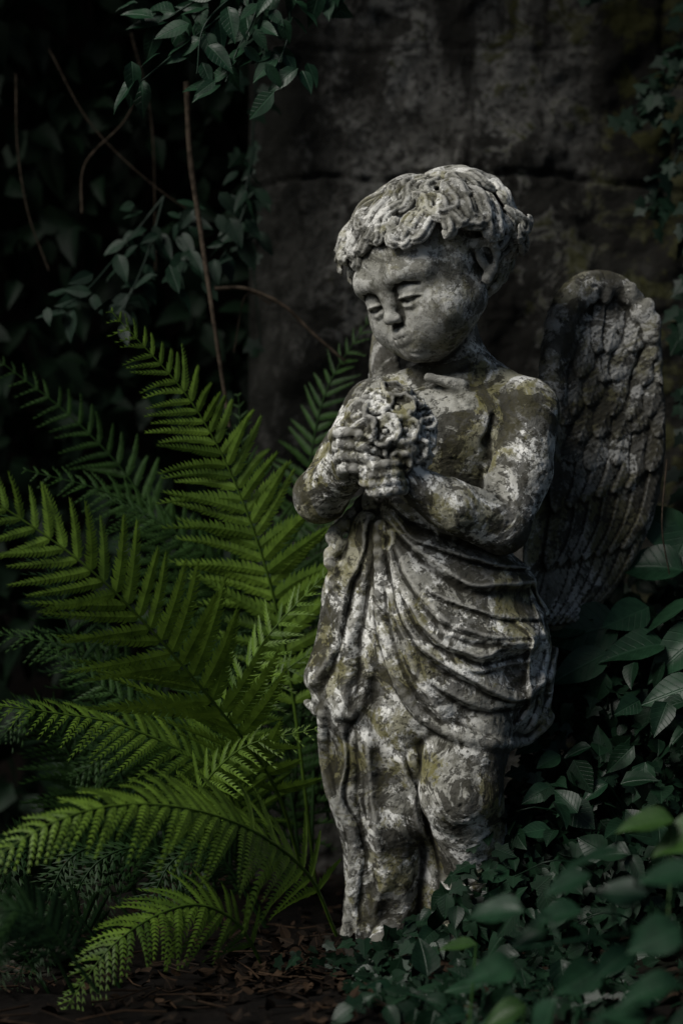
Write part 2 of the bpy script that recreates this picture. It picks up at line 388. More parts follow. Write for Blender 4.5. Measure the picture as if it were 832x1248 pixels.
# ---- bouquet
BO=np.array([-4,0,-6.0])
ell(q(474,530,-130)+BO,(42,27,38),6)
fl=[(440,508,-148,17),(462,494,-152,16),(484,500,-156,19),(508,508,-142,20),(450,524,-162,15),(470,526,-166,18),(492,524,-162,17),(516,528,-144,18),(482,546,-162,15),(502,546,-154,16),(460,484,-136,14),(482,480,-138,17),(502,488,-136,16),(512,556,-142,13),(486,560,-160,13),(430,520,-138,14),(436,498,-132,12)]
for (fx,fy,fz,fr) in fl:
    c=q(fx,fy,fz)+BO; nn=nrm(c-q(476,535,-110)+rng.randn(3)*9); a=nrm(np.cross(nn,[0.1,0.3,1])); b=np.cross(nn,a)
    np_=5+rng.randint(2); w=rng.rand()*6
    for j in range(np_):
        an=w+j*2*math.pi/np_+rng.uniform(-.15,.15); e=a*math.cos(an)+b*math.sin(an); e2=np.cross(nn,e); sc_=rng.uniform(.85,1.12)
        Rm=np.stack([e,e2,nn]); ell(c+e*fr*0.5*sc_,(fr*0.54,fr*0.50,4.2),2.2,0,Rm)
        lf=rng.uniform(-1,3.5)
        rim=[c+(e*fr*(0.5+0.48*math.cos(x))+e2*fr*0.52*math.sin(x))*sc_+nn*(2+lf*math.cos(x)+1.2*math.sin(3*x)) for x in np.linspace(-1.5,1.5,6)]
        chain(rim,2.7,2.0)
    ell(c+nn*3,fr*0.26,1.5,1); ell(c+nn*2.5,fr*0.20,1.0)
# ---- wing
GX0,GX1,GZ0,GZ1=625,850,305,800
st=1.0; gx=np.arange(GX0,GX1,st); gz=np.arange(GZ0,GZ1,st); XX,ZZ=np.meshgrid(gx,gz,indexing='ij')
WO=np.array([(668,480),(672,410),(686,366),(712,336),(746,327),(778,343),(804,382),(818,440),(824,510),(820,580),(806,640),(783,690),(751,730),(715,762),(680,774),(652,745),(640,690),(646,600),(668,480)])
OUT=cat(WO,90)
def polysd(X,Y,P):
    d=np.full(X.shape,1e9); inside=np.zeros(X.shape,bool)
    for i in range(len(P)-1):
        a,b=P[i],P[i+1]; e=b-a; wx,wy=X-a[0],Y-a[1]; t=np.clip((wx*e[0]+wy*e[1])/(e@e+1e-9),0,1)
        d=np.minimum(d,(wx-t*e[0])**2+(wy-t*e[1])**2)
        c=((a[1]<=Y)&(b[1]>Y))|((a[1]>Y)&(b[1]<=Y)); cr=a[0]+(Y-a[1])/(b[1]-a[1]+1e-12)*e[0]
        inside^=c&(X<cr)
    d=np.sqrt(d); return np.where(inside,-d,d)
HT=np.zeros_like(XX)
def feather(pts,w,base,lift):
    c=cat(pts,26)
    lo=c.min(0)-w*1.3; hi=c.max(0)+w*1.3
    i0,i1=np.searchsorted(gx,[lo[0],hi[0]]); j0,j1=np.searchsorted(gz,[lo[1],hi[1]])
    if i1<=i0 or j1<=j0: return
    X=XX[i0:i1,j0:j1];Y=ZZ[i0:i1,j0:j1]; best=np.full(X.shape,1e9);tt=np.zeros(X.shape);ss=np.zeros(X.shape)
    for i in range(len(c)-1):
        a,b=c[i],c[i+1];e=b-a;wx,wy=X-a[0],Y-a[1];t=np.clip((wx*e[0]+wy*e[1])/(e@e),0,1)
        dx,dy=wx-t*e[0],wy-t*e[1];d=dx*dx+dy*dy; m=d<best
        best[m]=d[m]; tt[m]=((i+t)/(len(c)-1))[m]; ss[m]=(np.sign(e[0]*wy-e[1]*wx)*np.sqrt(d))[m]
    wt=w*np.sqrt(np.clip(1-np.clip((tt-0.6)/0.4,0,1)**2,0,1))*np.clip(0.75+tt,0,1)
    dist=np.sqrt(best); m=(dist<wt)&(wt>0.5)
    L=np.linalg.norm(np.diff(c,axis=0),axis=1).sum()
    e=np.clip(dist/np.maximum(wt,0.5),0,1)
    h=base+lift*tt-4.0*e**3+1.6*np.exp(-(ss/1.8)**2)+0.7*np.sin((tt*L-np.abs(ss)*1.1)*0.75)*(e<0.9)
    HT[i0:i1,j0:j1]=np.where(m,h,HT[i0:i1,j0:j1])
for i in range(8):
    f=i/7; feather([(812-118*f,440+70*f),(818-120*f,570+20*f),(790-105*f,675+20*f),(724-66*f,760+8*f)],15,0,8)
for i in range(7):
    f=i/6; feather([(803-108*f,420+60*f),(810-114*f,520+30*f),(796-108*f,610+26*f),(768-98*f,672+24*f)],15,3,9)
for i in range(6):
    f=i/5; feather([(798-100*f,410+45*f),(804-106*f,480+30*f),(795-104*f,545+30*f),(775-96*f,595+30*f)],15.5,5,9)
for row in range(5):
    yy=388+ (4-row)*36
    for j in range(6):
        r=4-row; xx=686+j*25+(12 if r%2 else 0)+rng.uniform(-6,6); dy=rng.uniform(-11,11)+ (xx-740)*0.10
        bx=rng.uniform(-10,2)-4; L=rng.uniform(.85,1.25)
        feather([(xx+3,yy-28+dy),(xx+3,yy+dy),(xx+bx,yy+34*L+dy)],15.5+rng.uniform(-2,3),7,7.5)
DD=polysd(XX,ZZ,OUT)
def samp(F,x,z):
    fx=np.clip((x-GX0)/st,0,len(gx)-1.001); fz=np.clip((z-GZ0)/st,0,len(gz)-1.001); i=fx.astype(int);j=fz.astype(int);a=fx-i;b=fz-j
    return (F[i,j]*(1-a)+F[i+1,j]*a)*(1-b)+(F[i,j+1]*(1-a)+F[i+1,j+1]*a)*b
def wingfn(px,py,y,yc0,slope,curv):
    D=samp(DD,px,py); h=samp(HT,px,py); yc=yc0+slope*(px-650)+curv*((px-735)/80.)**2
    v=np.where(y<yc,yc-y-h,y-yc-h*0.6); qx=D+9; qy=v
    return ((np.sqrt(np.maximum(qx,0)**2+np.maximum(qy,0)**2)+np.minimum(np.maximum(qx,qy),0)-9)*0.75).astype(np.float32)
def w1(P): return wingfn(P[...,0]+416,1155-P[...,2],P[...,1],62,0.30,-14)
add(w1,q(630,785,10),q(835,315,160),6)
def wy(px): return 62+0.30*(px-650)-14*((px-735)/80.)**2
rim=cat([(672,500),(679,425),(694,372),(720,344),(748,338),(780,354),(802,392),(812,435)],20)
chain([q(a,b,wy(a)-10) for a,b in rim],np.r_[np.linspace(12,19,8),np.linspace(19,8,12)],6)
for i in range(26):
    a,b=rim[int(rng.randint(3,18))]; a+=rng.uniform(-10,9);b+=rng.uniform(-6,14); 
    ell(q(a,b,wy(a)-22),(9,6,13),4)
chain([q(618,600,50),q(655,560,52),q(680,470,58)],[34,24,12],18)
def w2(P): return wingfn(650+(P[...,1]-45)*0.95, 1155-P[...,2]-52, -(P[...,0]-(468-416)), 0,0.0,-6)
add(w2,q(440,735,25),q(500,365,235),6)
add(lambda P:P[...,2]+28,q(300,1200,-200),q(760,1178,200),2,1)
# ---------------------------------------------------------------- sample + surface nets
cell=1.6; lo=np.array([-70,-195,-26.0]); hi=np.array([424,238,966.0])
nd=np.ceil((hi-lo)/cell).astype(int); B=20; nd=((nd+B-1)//B)*B+1
D=np.full(nd,20.0,np.float32)
LO=np.array([o[1] for o in ops]);HI=np.array([o[2] for o in ops])
ax=[(lo[i]+cell*np.arange(nd[i])).astype(np.float32) for i in range(3)]
for bi in range(0,nd[0]-1,B):
    for bj in range(0,nd[1]-1,B):
        for bk in range(0,nd[2]-1,B):
            b0=np.array([ax[0][bi],ax[1][bj],ax[2][bk]]);b1=b0+cell*B
            s=np.where(((LO<=b1)&(HI>=b0)).all(1))[0]
            if len(s)==0: continue
            sl=(slice(bi,bi+B+1),slice(bj,bj+B+1),slice(bk,bk+B+1))
            P=np.stack(np.meshgrid(ax[0][sl[0]],ax[1][sl[1]],ax[2][sl[2]],indexing='ij'),-1)
            D[sl]=evalP(P,[ops[x] for x in s])
print('ops',len(ops),'t',time.time()-T0)
def surfnet(D):
    s=D<0; c=np.zeros(np.array(D.shape)-1,np.uint8)
    for a in(0,1):
        for b in(0,1):
            for e in(0,1): c+=s[a:s.shape[0]-1+a,b:s.shape[1]-1+b,e:s.shape[2]-1+e]
    act=(c>0)&(c<8); idx=np.stack(np.nonzero(act),-1); sh=np.array(c.shape)
    key=(idx[:,0]*sh[1]+idx[:,1])*sh[2]+idx[:,2]
    pos=np.zeros((len(idx),3),np.float32);cnt=np.zeros(len(idx),np.float32)
    cs=[(a,b,e) for a in(0,1) for b in(0,1) for e in(0,1)]
    vals={k:D[idx[:,0]+k[0],idx[:,1]+k[1],idx[:,2]+k[2]] for k in cs}
    for k0 in cs:
        for axx in range(3):
            if k0[axx]==0:
                k1=list(k0);k1[axx]=1;k1=tuple(k1);d0=vals[k0];d1=vals[k1];m=(d0<0)!=(d1<0)
                t=d0/(d0-d1+1e-12); p=np.tile(np.array(k0,np.float32),(len(idx),1)); p[:,axx]=t
                pos[m]+=p[m];cnt[m]+=1
    V=idx+pos/cnt[:,None]
    Q=[]
    for axx in range(3):
        o=[1 if i==axx else 0 for i in range(3)]
        s0=s[:s.shape[0]-o[0],:s.shape[1]-o[1],:s.shape[2]-o[2]];s1=s[o[0]:,o[1]:,o[2]:]
        e=np.stack(np.nonzero(s0!=s1),-1); b,c2=[(1,2),(2,0),(0,1)][axx]
        e=e[(e[:,b]>0)&(e[:,c2]>0)&(e[:,b]<sh[b])&(e[:,c2]<sh[c2])&(e[:,axx]<sh[axx])]
        fl_=s0[e[:,0],e[:,1],e[:,2]]
        def kk(db,dc):
            x=e.copy();x[:,b]-=db;x[:,c2]-=dc; return np.searchsorted(key,(x[:,0]*sh[1]+x[:,1])*sh[2]+x[:,2])
        qd=np.stack([kk(1,1),kk(0,1),kk(0,0),kk(1,0)],-1); qd[~fl_]=qd[~fl_][:,::-1]; Q.append(qd)
    return V,np.vstack(Q)
V,Q=surfnet(D); V=V*cell+lo; del D
E=np.vstack([Q[:,[0,1]],Q[:,[1,2]],Q[:,[2,3]],Q[:,[3,0]]])
def lap(X):
    n=len(X);out=np.zeros_like(X); deg=np.bincount(E[:,0],minlength=n)+np.bincount(E[:,1],minlength=n)
    for k in range(X.shape[1]): out[:,k]=np.bincount(E[:,0],X[E[:,1],k],n)+np.bincount(E[:,1],X[E[:,0],k],n)
    return out/np.maximum(deg,1)[:,None]
def normals(V):
    a=V[Q[:,2]]-V[Q[:,0]];b=V[Q[:,3]]-V[Q[:,1]];fn=np.cross(a,b);n=np.zeros_like(V)
    for k in range(3):
        w=np.zeros(len(V))
        for c in range(4): w+=np.bincount(Q[:,c],fn[:,k],len(V))
        n[:,k]=w
    return nrm(n)
V=V.astype(float); V=V*0.5+lap(V)*0.5
Nn=normals(V)
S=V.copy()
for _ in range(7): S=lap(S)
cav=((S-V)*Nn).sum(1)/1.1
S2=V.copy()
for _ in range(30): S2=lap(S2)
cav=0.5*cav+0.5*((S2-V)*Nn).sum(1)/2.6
loc=(V-HC)@HM.T
isf=np.exp(-((loc[:,0]/66)**4+((loc[:,1]-80)/50)**4+((loc[:,2]+45)/62)**4))
ishead=(V[:,2]>745)&(V[:,0]<245)
er=fbm(V,1/16.,4)*2.0-np.clip(fbm(V,1/7.,3,3.1)-0.30,0,1)*6
er=er*np.where(ishead,0.35,1.0)
V=V+Nn*(er*(1-0.8*isf))[:,None]
zone=0.95-0.66*isf; zone=np.where(ishead,zone*0.75,zone)
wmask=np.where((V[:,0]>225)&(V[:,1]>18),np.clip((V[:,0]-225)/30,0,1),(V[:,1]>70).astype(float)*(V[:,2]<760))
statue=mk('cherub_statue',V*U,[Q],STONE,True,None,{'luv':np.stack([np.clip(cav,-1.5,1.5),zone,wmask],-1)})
print('statue verts',len(V),'t',time.time()-T0)
# ================================================================ leaf templates
def tmpl_ovate(wid=0.32,n=6,fold=0.25,droop=0.2,tip=1.0):
    x=np.linspace(0,1,n+1); w=wid*np.sin(np.pi*x**0.75)**0.9*(1-0.25*x); w[0]=0.012;w[-1]=0.0
    V=[];L=[]
    for i,xx in enumerate(x):
        for s in(-1,-0.5,0,0.5,1):
            y=w[i]*s; V.append((xx,y,abs(y)*fold-droop*xx*xx+0.02*math.sin(9*xx)*abs(s))); L.append((xx,y))
    F=[]
    for i in range(n):
        for j in range(4): a=i*5+j; F.append((a,a+5,a+6,a+1))
    return np.array(V),np.array(F),np.array(L)
def tmpl_ivy():
    o=[(0,0.0),(-0.12,0.2),(-0.05,0.42),(0.22,0.30),(0.42,0.52),(0.56,0.26),(1.0,0.0),(0.56,-0.26),(0.42,-0.52),(0.22,-0.30),(-0.05,-0.42),(-0.12,-0.2)]
    V=[(0.25,0,0.0)]+[(x,y,-0.25*y*y-0.12*x*x+0.04) for x,y in o]; n=len(o)
    V=np.array(V); V[0,2]=0.02
    F=[(0,1+i,1+(i+1)%n) for i in range(n)]
    return V,np.array(F),V[:,:2].copy()
OV=tmpl_ovate(0.36,8); OVN=tmpl_ovate(0.27,6,0.2,0.25); IV=tmpl_ivy(); OVL=tmpl_ovate(0.34,3,0.3,0.35); OVS=tmpl_ovate(0.40,5,0.25,0.25)
def leaves(acc,tm,pos,dirs,nors,size,tint=None,curlv=None):
    tv,tf,tl=tm;pos=np.atleast_2d(pos);n=len(pos);X=nrm(dirs);Y=nrm(np.cross(nors,X));Zn=np.cross(X,Y);size=np.broadcast_to(size,(n,))
    zc=rng.uniform(.3,1.7,n) if curlv is None else curlv; wsc=rng.uniform(.8,1.15,n)
    V=pos[:,None]+size[:,None,None]*(tv[None,:,0:1]*X[:,None]+wsc[:,None,None]*tv[None,:,1:2]*Y[:,None]+tv[None,:,2:3]*zc[:,None,None]*Zn[:,None])
    F=(tf[None]+(np.arange(n)*len(tv))[:,None,None]).reshape(-1,tf.shape[1])
    tint=rng.rand(n) if tint is None else np.broadcast_to(tint,(n,))
    A=np.concatenate([np.broadcast_to(tl[None],(n,len(tv),2)),np.broadcast_to(tint[:,None,None],(n,len(tv),1))],-1).reshape(-1,3)
    acc.add(V.reshape(-1,3),[F],A)
# ================================================================ ferns
def frond(acc,pts,plen,n=32,hint=(-0.25,-0.75,0.6),droop=0.25,tint=0.5,ang=62,stalk=0.22,m=16,wf=0.095):
    P=np.array([at(*p) for p in pts]); c=cat(P,70)
    tube(acc,c,0.0032,0.0008,5,(0.5,0.5,tint*0.6))
    T=nrm(np.gradient(c,axis=0)); cum=np.r_[0,np.cumsum(np.linalg.norm(np.diff(c,axis=0),axis=1))]; cum/=cum[-1]
    ts=stalk+(1-stalk)*(np.linspace(0,1,n)**0.88)*0.995
    tw=rng.randn()*0.12
    for i,t in enumerate(ts):
        p=np.array([np.interp(t,cum,c[:,k]) for k in range(3)]); tg=nrm([np.interp(t,cum,T[:,k]) for k in range(3)])
        hN=np.array(hint)+tw*np.array([1,0,0.5]); N=nrm(hN-(hN@tg)*tg); Bv=np.cross(tg,N)
        x=(t-stalk)/(1-stalk); prof=min(1,0.55+x*2.2)*(1-x)**0.80
        if x>0.97: prof=max(prof,0.02)
        for s in(-1,1):
            L=plen*U*prof*(0.88+0.22*rng.rand())+0.004; a=math.radians(ang-14*x+rng.randn()*5)
            d=nrm(math.cos(a)*tg+s*math.sin(a)*Bv+0.14*rng.randn()*N)
            mm=max(4,int(m*min(1,L/(0.09)))) ; sst=np.linspace(0.03,0.97,mm); step=L/mm
            qv=nrm(np.cross(N,d))
            dr=droop*(0.6+0.8*rng.rand())
            cc=p+d*(L*sst)[:,None]+tg*((0.16+.06*rng.randn())*L*sst**2)[:,None]+np.array([0,0,-1])*(dr*L*sst**2)[:,None]
            w=L*wf*(1-sst)**0.65*(0.6+0.4*np.minimum(1,sst*6))+0.0012
            tn=np.clip(tint+0.18*rng.randn(),0,1)
            for s2 in(-1,1):
                qq=qv*s2
                ww=(w*(0.85+0.3*rng.rand(mm)))[:,None]
                b0=cc-d*step*0.52;b1=cc+d*step*0.50
                m1=cc+qq*ww*0.55+d*step*0.86-N*ww*0.06;tp=cc+qq*ww+d*step*1.25-N*ww*0.3;m0=cc+qq*ww*0.66+d*step*0.08-N*ww*0.06
                VV=np.stack([b0,b1,m1,tp,m0],1).reshape(-1,3)
                F=(np.arange(mm)*5)[:,None]+np.array([0,1,2,3,4] if s2>0 else [0,4,3,2,1])
                acc.add(VV,[F],np.tile(np.array([[0.5,0.3,tn]]),(mm*5,1)))
fa=Acc()
frond(fa,[(375,1090,.12),(335,960,.0),(255,850,-.14),(130,712,-.26),(10,622,-.31),(-90,570,-.34)],170,30,tint=1.0,droop=0.08,wf=0.108,m=19)
frond(fa,[(385,1080,.2),(352,820,.17),(310,650,.12),(240,500,.08),(135,378,.03)],155,35,tint=0.7,droop=0.3,stalk=0.3,wf=0.098,m=18)
frond(fa,[(330,1070,.1),(270,950,.05),(160,888,0),(60,868,-.05),(-40,856,-.1)],92,26,(-0.1,-0.7,0.7),tint=0.6,droop=0.35)
frond(fa,[(330,1070,.1),(270,930,.0),(310,800,-.03),(405,690,-.03)],95,22,tint=0.6,droop=0.2)
frond(fa,[(310,1070,.1),(240,990,-.05),(290,915,-.1),(385,888,-.12)],76,20,(-0.1,-0.7,0.7),tint=0.9,droop=0.4)
frond(fa,[(340,1070,.15),(300,900,.08),(335,830,.05),(395,785,.05)],80,20,tint=0.4,droop=0.3)
fa.out('fern',FERN,True)
fb=Acc()
frond(fb,[(410,1140,-.05),(372,1062,-.12),(290,1004,-.25),(180,980,-.35),(70,1000,-.42),(-50,1075,-.45)],105,38,(0.0,-0.80,0.6),tint=1.0,droop=0.35,stalk=0.12,wf=0.115,m=18)
frond(fb,[(325,1185,-.1),(285,1122,-.15),(225,1104,-.2),(140,1150,-.28),(66,1250,-.3)],80,28,(0.0,-0.75,0.65),tint=0.5,droop=0.3,stalk=0.12,wf=0.11)
fb.out('fern',FERN,True)
fc=Acc()
frond(fc,[(300,1060,.35),(250,800,.33),(180,620,.3),(100,520,.28),(-10,432,.25)],110,32,tint=1.0)
frond(fc,[(400,1000,.35),(372,700,.35),(390,500,.33),(455,380,.3)],120,32,tint=1.0)
frond(fc,[(400,1000,.3),(380,800,.3),(400,600,.3),(440,480,.28)],95,28,tint=0.7)
frond(fc,[(350,1060,.3),(330,850,.27),(250,700,.22),(150,610,.2),(30,572,.18)],115,32,tint=1.0)
frond(fc,[(250,1060,.25),(200,900,.2),(110,800,.15),(-10,770,.12)],95,26,tint=1.0)
frond(fc,[(380,1060,.25),(380,850,.25),(350,700,.25),(300,560,.25),(290,480,.25)],100,30,tint=0.7)
frond(fc,[(370,1080,.26),(340,880,.24),(290,720,.2),(200,640,.18),(110,600,.18)],110,28,tint=0.6,droop=0.3,stalk=0.3)
frond(fc,[(350,1080,.16),(300,960,.14),(240,900,.12),(160,860,.1),(60,790,.1)],90,24,tint=0.9,droop=0.25)
for i in range(13):
    bx=rng.uniform(100,400);ex=bx+rng.uniform(-260,60);ey=rng.uniform(620,1000);y=rng.uniform(.15,.45)
    frond(fc,[(bx,1090,y),((bx*.6+ex*.4),(1080+ey)/2-60,y-.03),((bx*.3+ex*.7),ey-25,y-.06),(ex,ey+10,y-.1)],rng.uniform(70,110),24,(rng.randn()*.2,-0.8,0.6),tint=rng.rand()*0.6,droop=0.35,m=10)
for i in range(10):
    bx=rng.uniform(60,330);ex=bx-rng.uniform(80,200);y=rng.uniform(-.1,.2)
    frond(fc,[(bx,1130,y),(bx*.6+ex*.4,1040,y-.04),(bx*.25+ex*.75,1050,y-.08),(ex,1130,y-.1)],rng.uniform(60,80),20,(0,-0.7,0.7),tint=rng.rand()*0.3,droop=0.45,m=9)
for (bx,ex,y) in [(120,-60,-.5),(90,-30,-.35),(60,-90,-.2),(150,20,-.15)]:
    frond(fc,[(bx,1210,y),(bx*.6+ex*.4,1120,y-.03),(bx*.25+ex*.75,1120,y-.05),(ex,1200,y-.06)],75,20,(0,-0.7,0.7),tint=0.0,droop=0.45,m=9)
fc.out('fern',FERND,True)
print('ferns t',time.time()-T0)
# ================================================================ ivy and shrubs
def rdirs(n,base,sp): return nrm(np.array(base)+sp*rng.randn(n,3))
iv=Acc()
def scatter(N,tm,s0,s1,v0,v1,yo=0.0,lefto=0):
    v=rng.uniform(v0,v1,N)
    left=np.interp(v,[700,760,830,900,960,1050,1110,1180,1290],[712,690,672,650,618,570,505,455,420])+lefto
    u=left+(880-left)*rng.rand(N)**0.95
    y=np.interp(v,[700,1000,1160,1290],[.22,.02,-.14,-.42])+rng.uniform(-.10,.10,N)+yo
    pos=np.array([at(a,b,c) for a,b,c in zip(u,v,y)]); pos[:,2]=np.maximum(pos[:,2],0.02)
    leaves(iv,tm,pos,rdirs(N,(-0.25,-0.35,-0.55),0.6),rdirs(N,(-0.25,-0.7,0.75),0.45),rng.uniform(s0,s1,N))
scatter(1500,IV,.020,.036,740,1290); scatter(1400,OVS,.022,.040,740,1290); scatter(120,OVS,.045,.060,800,1290,-.1,60)
scatter(500,OVS,.03,.05,690,1120,.15,6)
N=110; u=rng.normal(475,55,N); v=rng.normal(1168,16,N); pos=np.array([at(a,b,c) for a,b,c in zip(u,v,rng.uniform(-.24,-.12,N))]); pos[:,2]=np.clip(pos[:,2],0.012,0.07)
leaves(iv,IV,pos,rdirs(N,(-0.2,-0.35,-0.2),0.6),rdirs(N,(-0.2,-0.6,0.8),0.35),rng.uniform(.018,.032,N))
for i in range(10):
    a=rng.uniform(600,820);b=rng.uniform(980,1160);yy=rng.uniform(-.2,.0)
    tube(iv,cat([at(a+rng.uniform(60,120),b+60,yy+.05),at(a+50,b+20,yy-.03),at(a,b,yy-.06),at(a-50,b+20,yy-.03)],10),0.002,0.001,5,(0.5,0.3,0.1))
iv.out('ivy',IVY,True)
sh=Acc()
big=[(770,745,190,0.08),(832,735,200,0.06),(735,765,165,.07),(812,700,140,0.10),(842,775,200,.03),(720,800,200,.04),(832,838,195,-0.03),(846,868,215,-.05),(790,790,170,.04),(700,758,150,.10),(826,640,240,.13),(815,668,100,.13),(640,905,200,.0),(662,925,215,-.02),(700,915,170,-.02),(650,965,200,-.05),(690,985,160,-.06),(600,1065,185,-.10),(612,1100,150,-.12),(650,1015,160,-.08),(720,960,190,-.04),(560,1160,175,-.18),(520,1185,190,-.2),(575,1110,200,-.14)]
for (a,b,an,y) in big:
    s=rng.uniform(0.06,0.085)*(1.4 if b<870 else 0.7); an=math.radians(an+rng.randn()*10); d=np.array([math.cos(an),-0.25+0.2*rng.randn(),math.sin(an)*0.5-0.25])
    leaves(sh,OV,at(a+20,b-5,y),[d],rdirs(1,(-0.15,-0.65,0.7),0.25),s)
    r=at(a+20,b-5,y); tube(sh,cat([r,r+np.array([.03,.03,-.05]),r+np.array([.05,.09,-.16])],6),0.0016,0.0022,5,(0.5,0.3,0.2))
near=[(735,1035,185,-.85,.10),(690,1065,200,-.8,.07),(610,1110,170,-.75,.085),(640,1135,190,-.7,.06),(600,1180,165,-.7,.075),(650,1215,250,-.75,.09),(700,1235,280,-.8,.08),(760,1090,160,-.8,.075),(800,1130,200,-.85,.08),(740,1160,200,-.75,.07),(800,1200,170,-.8,.09),(820,1060,180,-.9,.08),(600,1240,190,-.6,.06),(850,1230,190,-.7,.09),(540,1235,170,-.5,.05),(450,1205,150,-.35,.045),(760,1240,150,-.8,.07),(680,1110,170,-.7,.08),(700,1180,200,-.7,.08),(560,1200,180,-.5,.06)]
stem=cat([(.56,-.55,.0),(.50,-.65,.10),(.36,-.75,.17),(.20,-.78,.16)],30); stem2=cat([(.60,-.6,.0),(.50,-.75,.05),(.34,-.75,.05),(.15,-.7,.03)],30)
tube(sh,stem,.005,.002,7,(.5,.3,.1)); tube(sh,stem2,.005,.002,7,(.5,.3,.1)); allst=np.vstack([stem,stem2])
for (a,b,an,y,s) in near:
    an=math.radians(an); d=np.array([math.cos(an),-0.2+0.2*rng.randn(),math.sin(an)*0.5-0.12])
    r=at(a+28,b,y); leaves(sh,OV,r,[d],rdirs(1,(-0.1,-0.55,0.8),0.25),s*0.85)
    k=np.argmin(np.linalg.norm(allst-r-np.array([.03,.02,0]),axis=1)); tube(sh,cat([r,(r+allst[k])/2+np.array([.01,.01,.01]),allst[k]],7),0.0014,0.0020,5,(0.5,0.3,0.2))
sh.out('broadleaf_shrub',BIG,True)
lm=Acc()
for (a,b,an,y,s) in [(800,1000,170,-.7,.07),(850,1010,200,-.7,.08),(560,1150,175,-.5,.05),(620,1225,215,-.65,.06)]:
    an=math.radians(an); leaves(lm,OV,at(a+20,b,y),[np.array([math.cos(an),-.2,math.sin(an)*.4-.05])],rdirs(1,(0,-0.5,.8),.15),s)
    r=at(a+20,b,y); k=np.argmin(np.linalg.norm(allst-r,axis=1)); tube(lm,cat([r,(r+allst[k])/2,allst[k]],7),0.0014,0.0020,5,(0.5,0.3,0.2))
lm.out('young_shrub',LIME,True)
def branch(name,mat,stems,n_per,size,tm=OVN,spread=0.05,base=(0,-0.3,-0.6),nb=(-0.1,-0.75,0.55)):
    a=Acc()
    for pts in stems:
        c=cat([at(*p) for p in pts],24); tube(a,c,0.003,0.0012,5,(0.5,0.3,0.0))
        idx=rng.randint(3,24,n_per); T=nrm(np.gradient(c,axis=0))[idx]
        sd=rng.choice([-1,1],n_per)[:,None]*np.cross(T,np.array([0,-1,0.3]))
        d=nrm(T*0.6+sd*0.8+0.25*rng.randn(n_per,3)+np.array(base)*0.5)
        leaves(a,tm,c[idx]+rng.randn(n_per,3)*spread*0.3,d,rdirs(n_per,nb,0.35),size*rng.uniform(0.6,1.2,n_per))
    return a.out(name,mat,True)
branch('overhanging_branch',BIG,[[(330,-60,.1),(290,0,.08),(225,55,.05),(165,105,.03)],[(330,-60,.1),(310,20,.06),(290,60,.04),(275,100,.03)],[(330,-60,.1),(350,0,.08),(352,40,.05),(335,90,.03)],[(300,-40,.1),(240,0,.1),(190,30,.1)],[(360,-60,.1),(390,-30,.1),(415,-5,.1)],[(330,-60,.1),(300,-20,.06),(250,30,.04),(240,90,.03)],[(300,-60,.1),(320,0,.06),(320,60,.04)]],18,0.056)
branch('hanging_foliage',DIM,[[(200,240,.4),(160,290,.38),(110,350,.33),(70,380,.3)],[(200,240,.4),(180,310,.35),(150,380,.3)],[(300,250,.4),(285,290,.38),(260,330,.35)],[(220,260,.4),(230,300,.35),(215,350,.3)],[(310,180,.45),(300,230,.4),(290,280,.4)]],20,0.05)
branch('wall_creeper',DIM,[[(860,-40,.45),(830,60,.45),(790,140,.45)],[(860,40,.45),(810,120,.45),(770,130,.45)],[(860,100,.45),(820,200,.45),(790,260,.45)],[(870,180,.4),(840,300,.4),(830,420,.4)],[(860,-60,.45),(780,-30,.48),(700,-10,.48)],[(860,250,.4),(850,350,.35),(840,440,.35)],[(850,380,.3),(845,480,.3),(835,600,.28)],[(320,-80,.5),(312,100,.5),(305,260,.5),(318,420,.5)]],30,0.036,IV)
hg=Acc()
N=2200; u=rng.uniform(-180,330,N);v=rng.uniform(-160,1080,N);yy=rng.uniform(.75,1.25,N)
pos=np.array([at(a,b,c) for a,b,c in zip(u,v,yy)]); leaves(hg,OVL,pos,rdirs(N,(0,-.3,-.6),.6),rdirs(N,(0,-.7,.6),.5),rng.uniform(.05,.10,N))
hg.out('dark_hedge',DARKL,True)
tw=Acc()
for pts,r in [([(228,100,.3),(232,190,.3),(246,290,.28),(262,400,.25),(280,520,.25)],.0055),([(262,352,.3),(300,352,.3),(345,372,.3),(380,405,.3),(420,440,.3)],.004),
              ([(20,90,.5),(22,180,.5),(35,260,.5),(60,330,.5)],.002),([(100,260,.45),(104,200,.45),(150,150,.45),(170,110,.45)],.0024),([(60,60,.5),(110,150,.5),(180,220,.5),(250,270,.5)],.0015),
              ([(330,370,.4),(300,360,.4),(285,430,.4)],.002),([(812,560,.1),(806,640,.05),(815,700,.05)],.0016),([(160,40,.6),(185,150,.6),(190,330,.6)],.002)]:
    tube(tw,cat([at(*p) for p in pts],26),r,r*0.6,7,(0,0,0),0.12)
tw.out('bare_vine',TWIG,True)
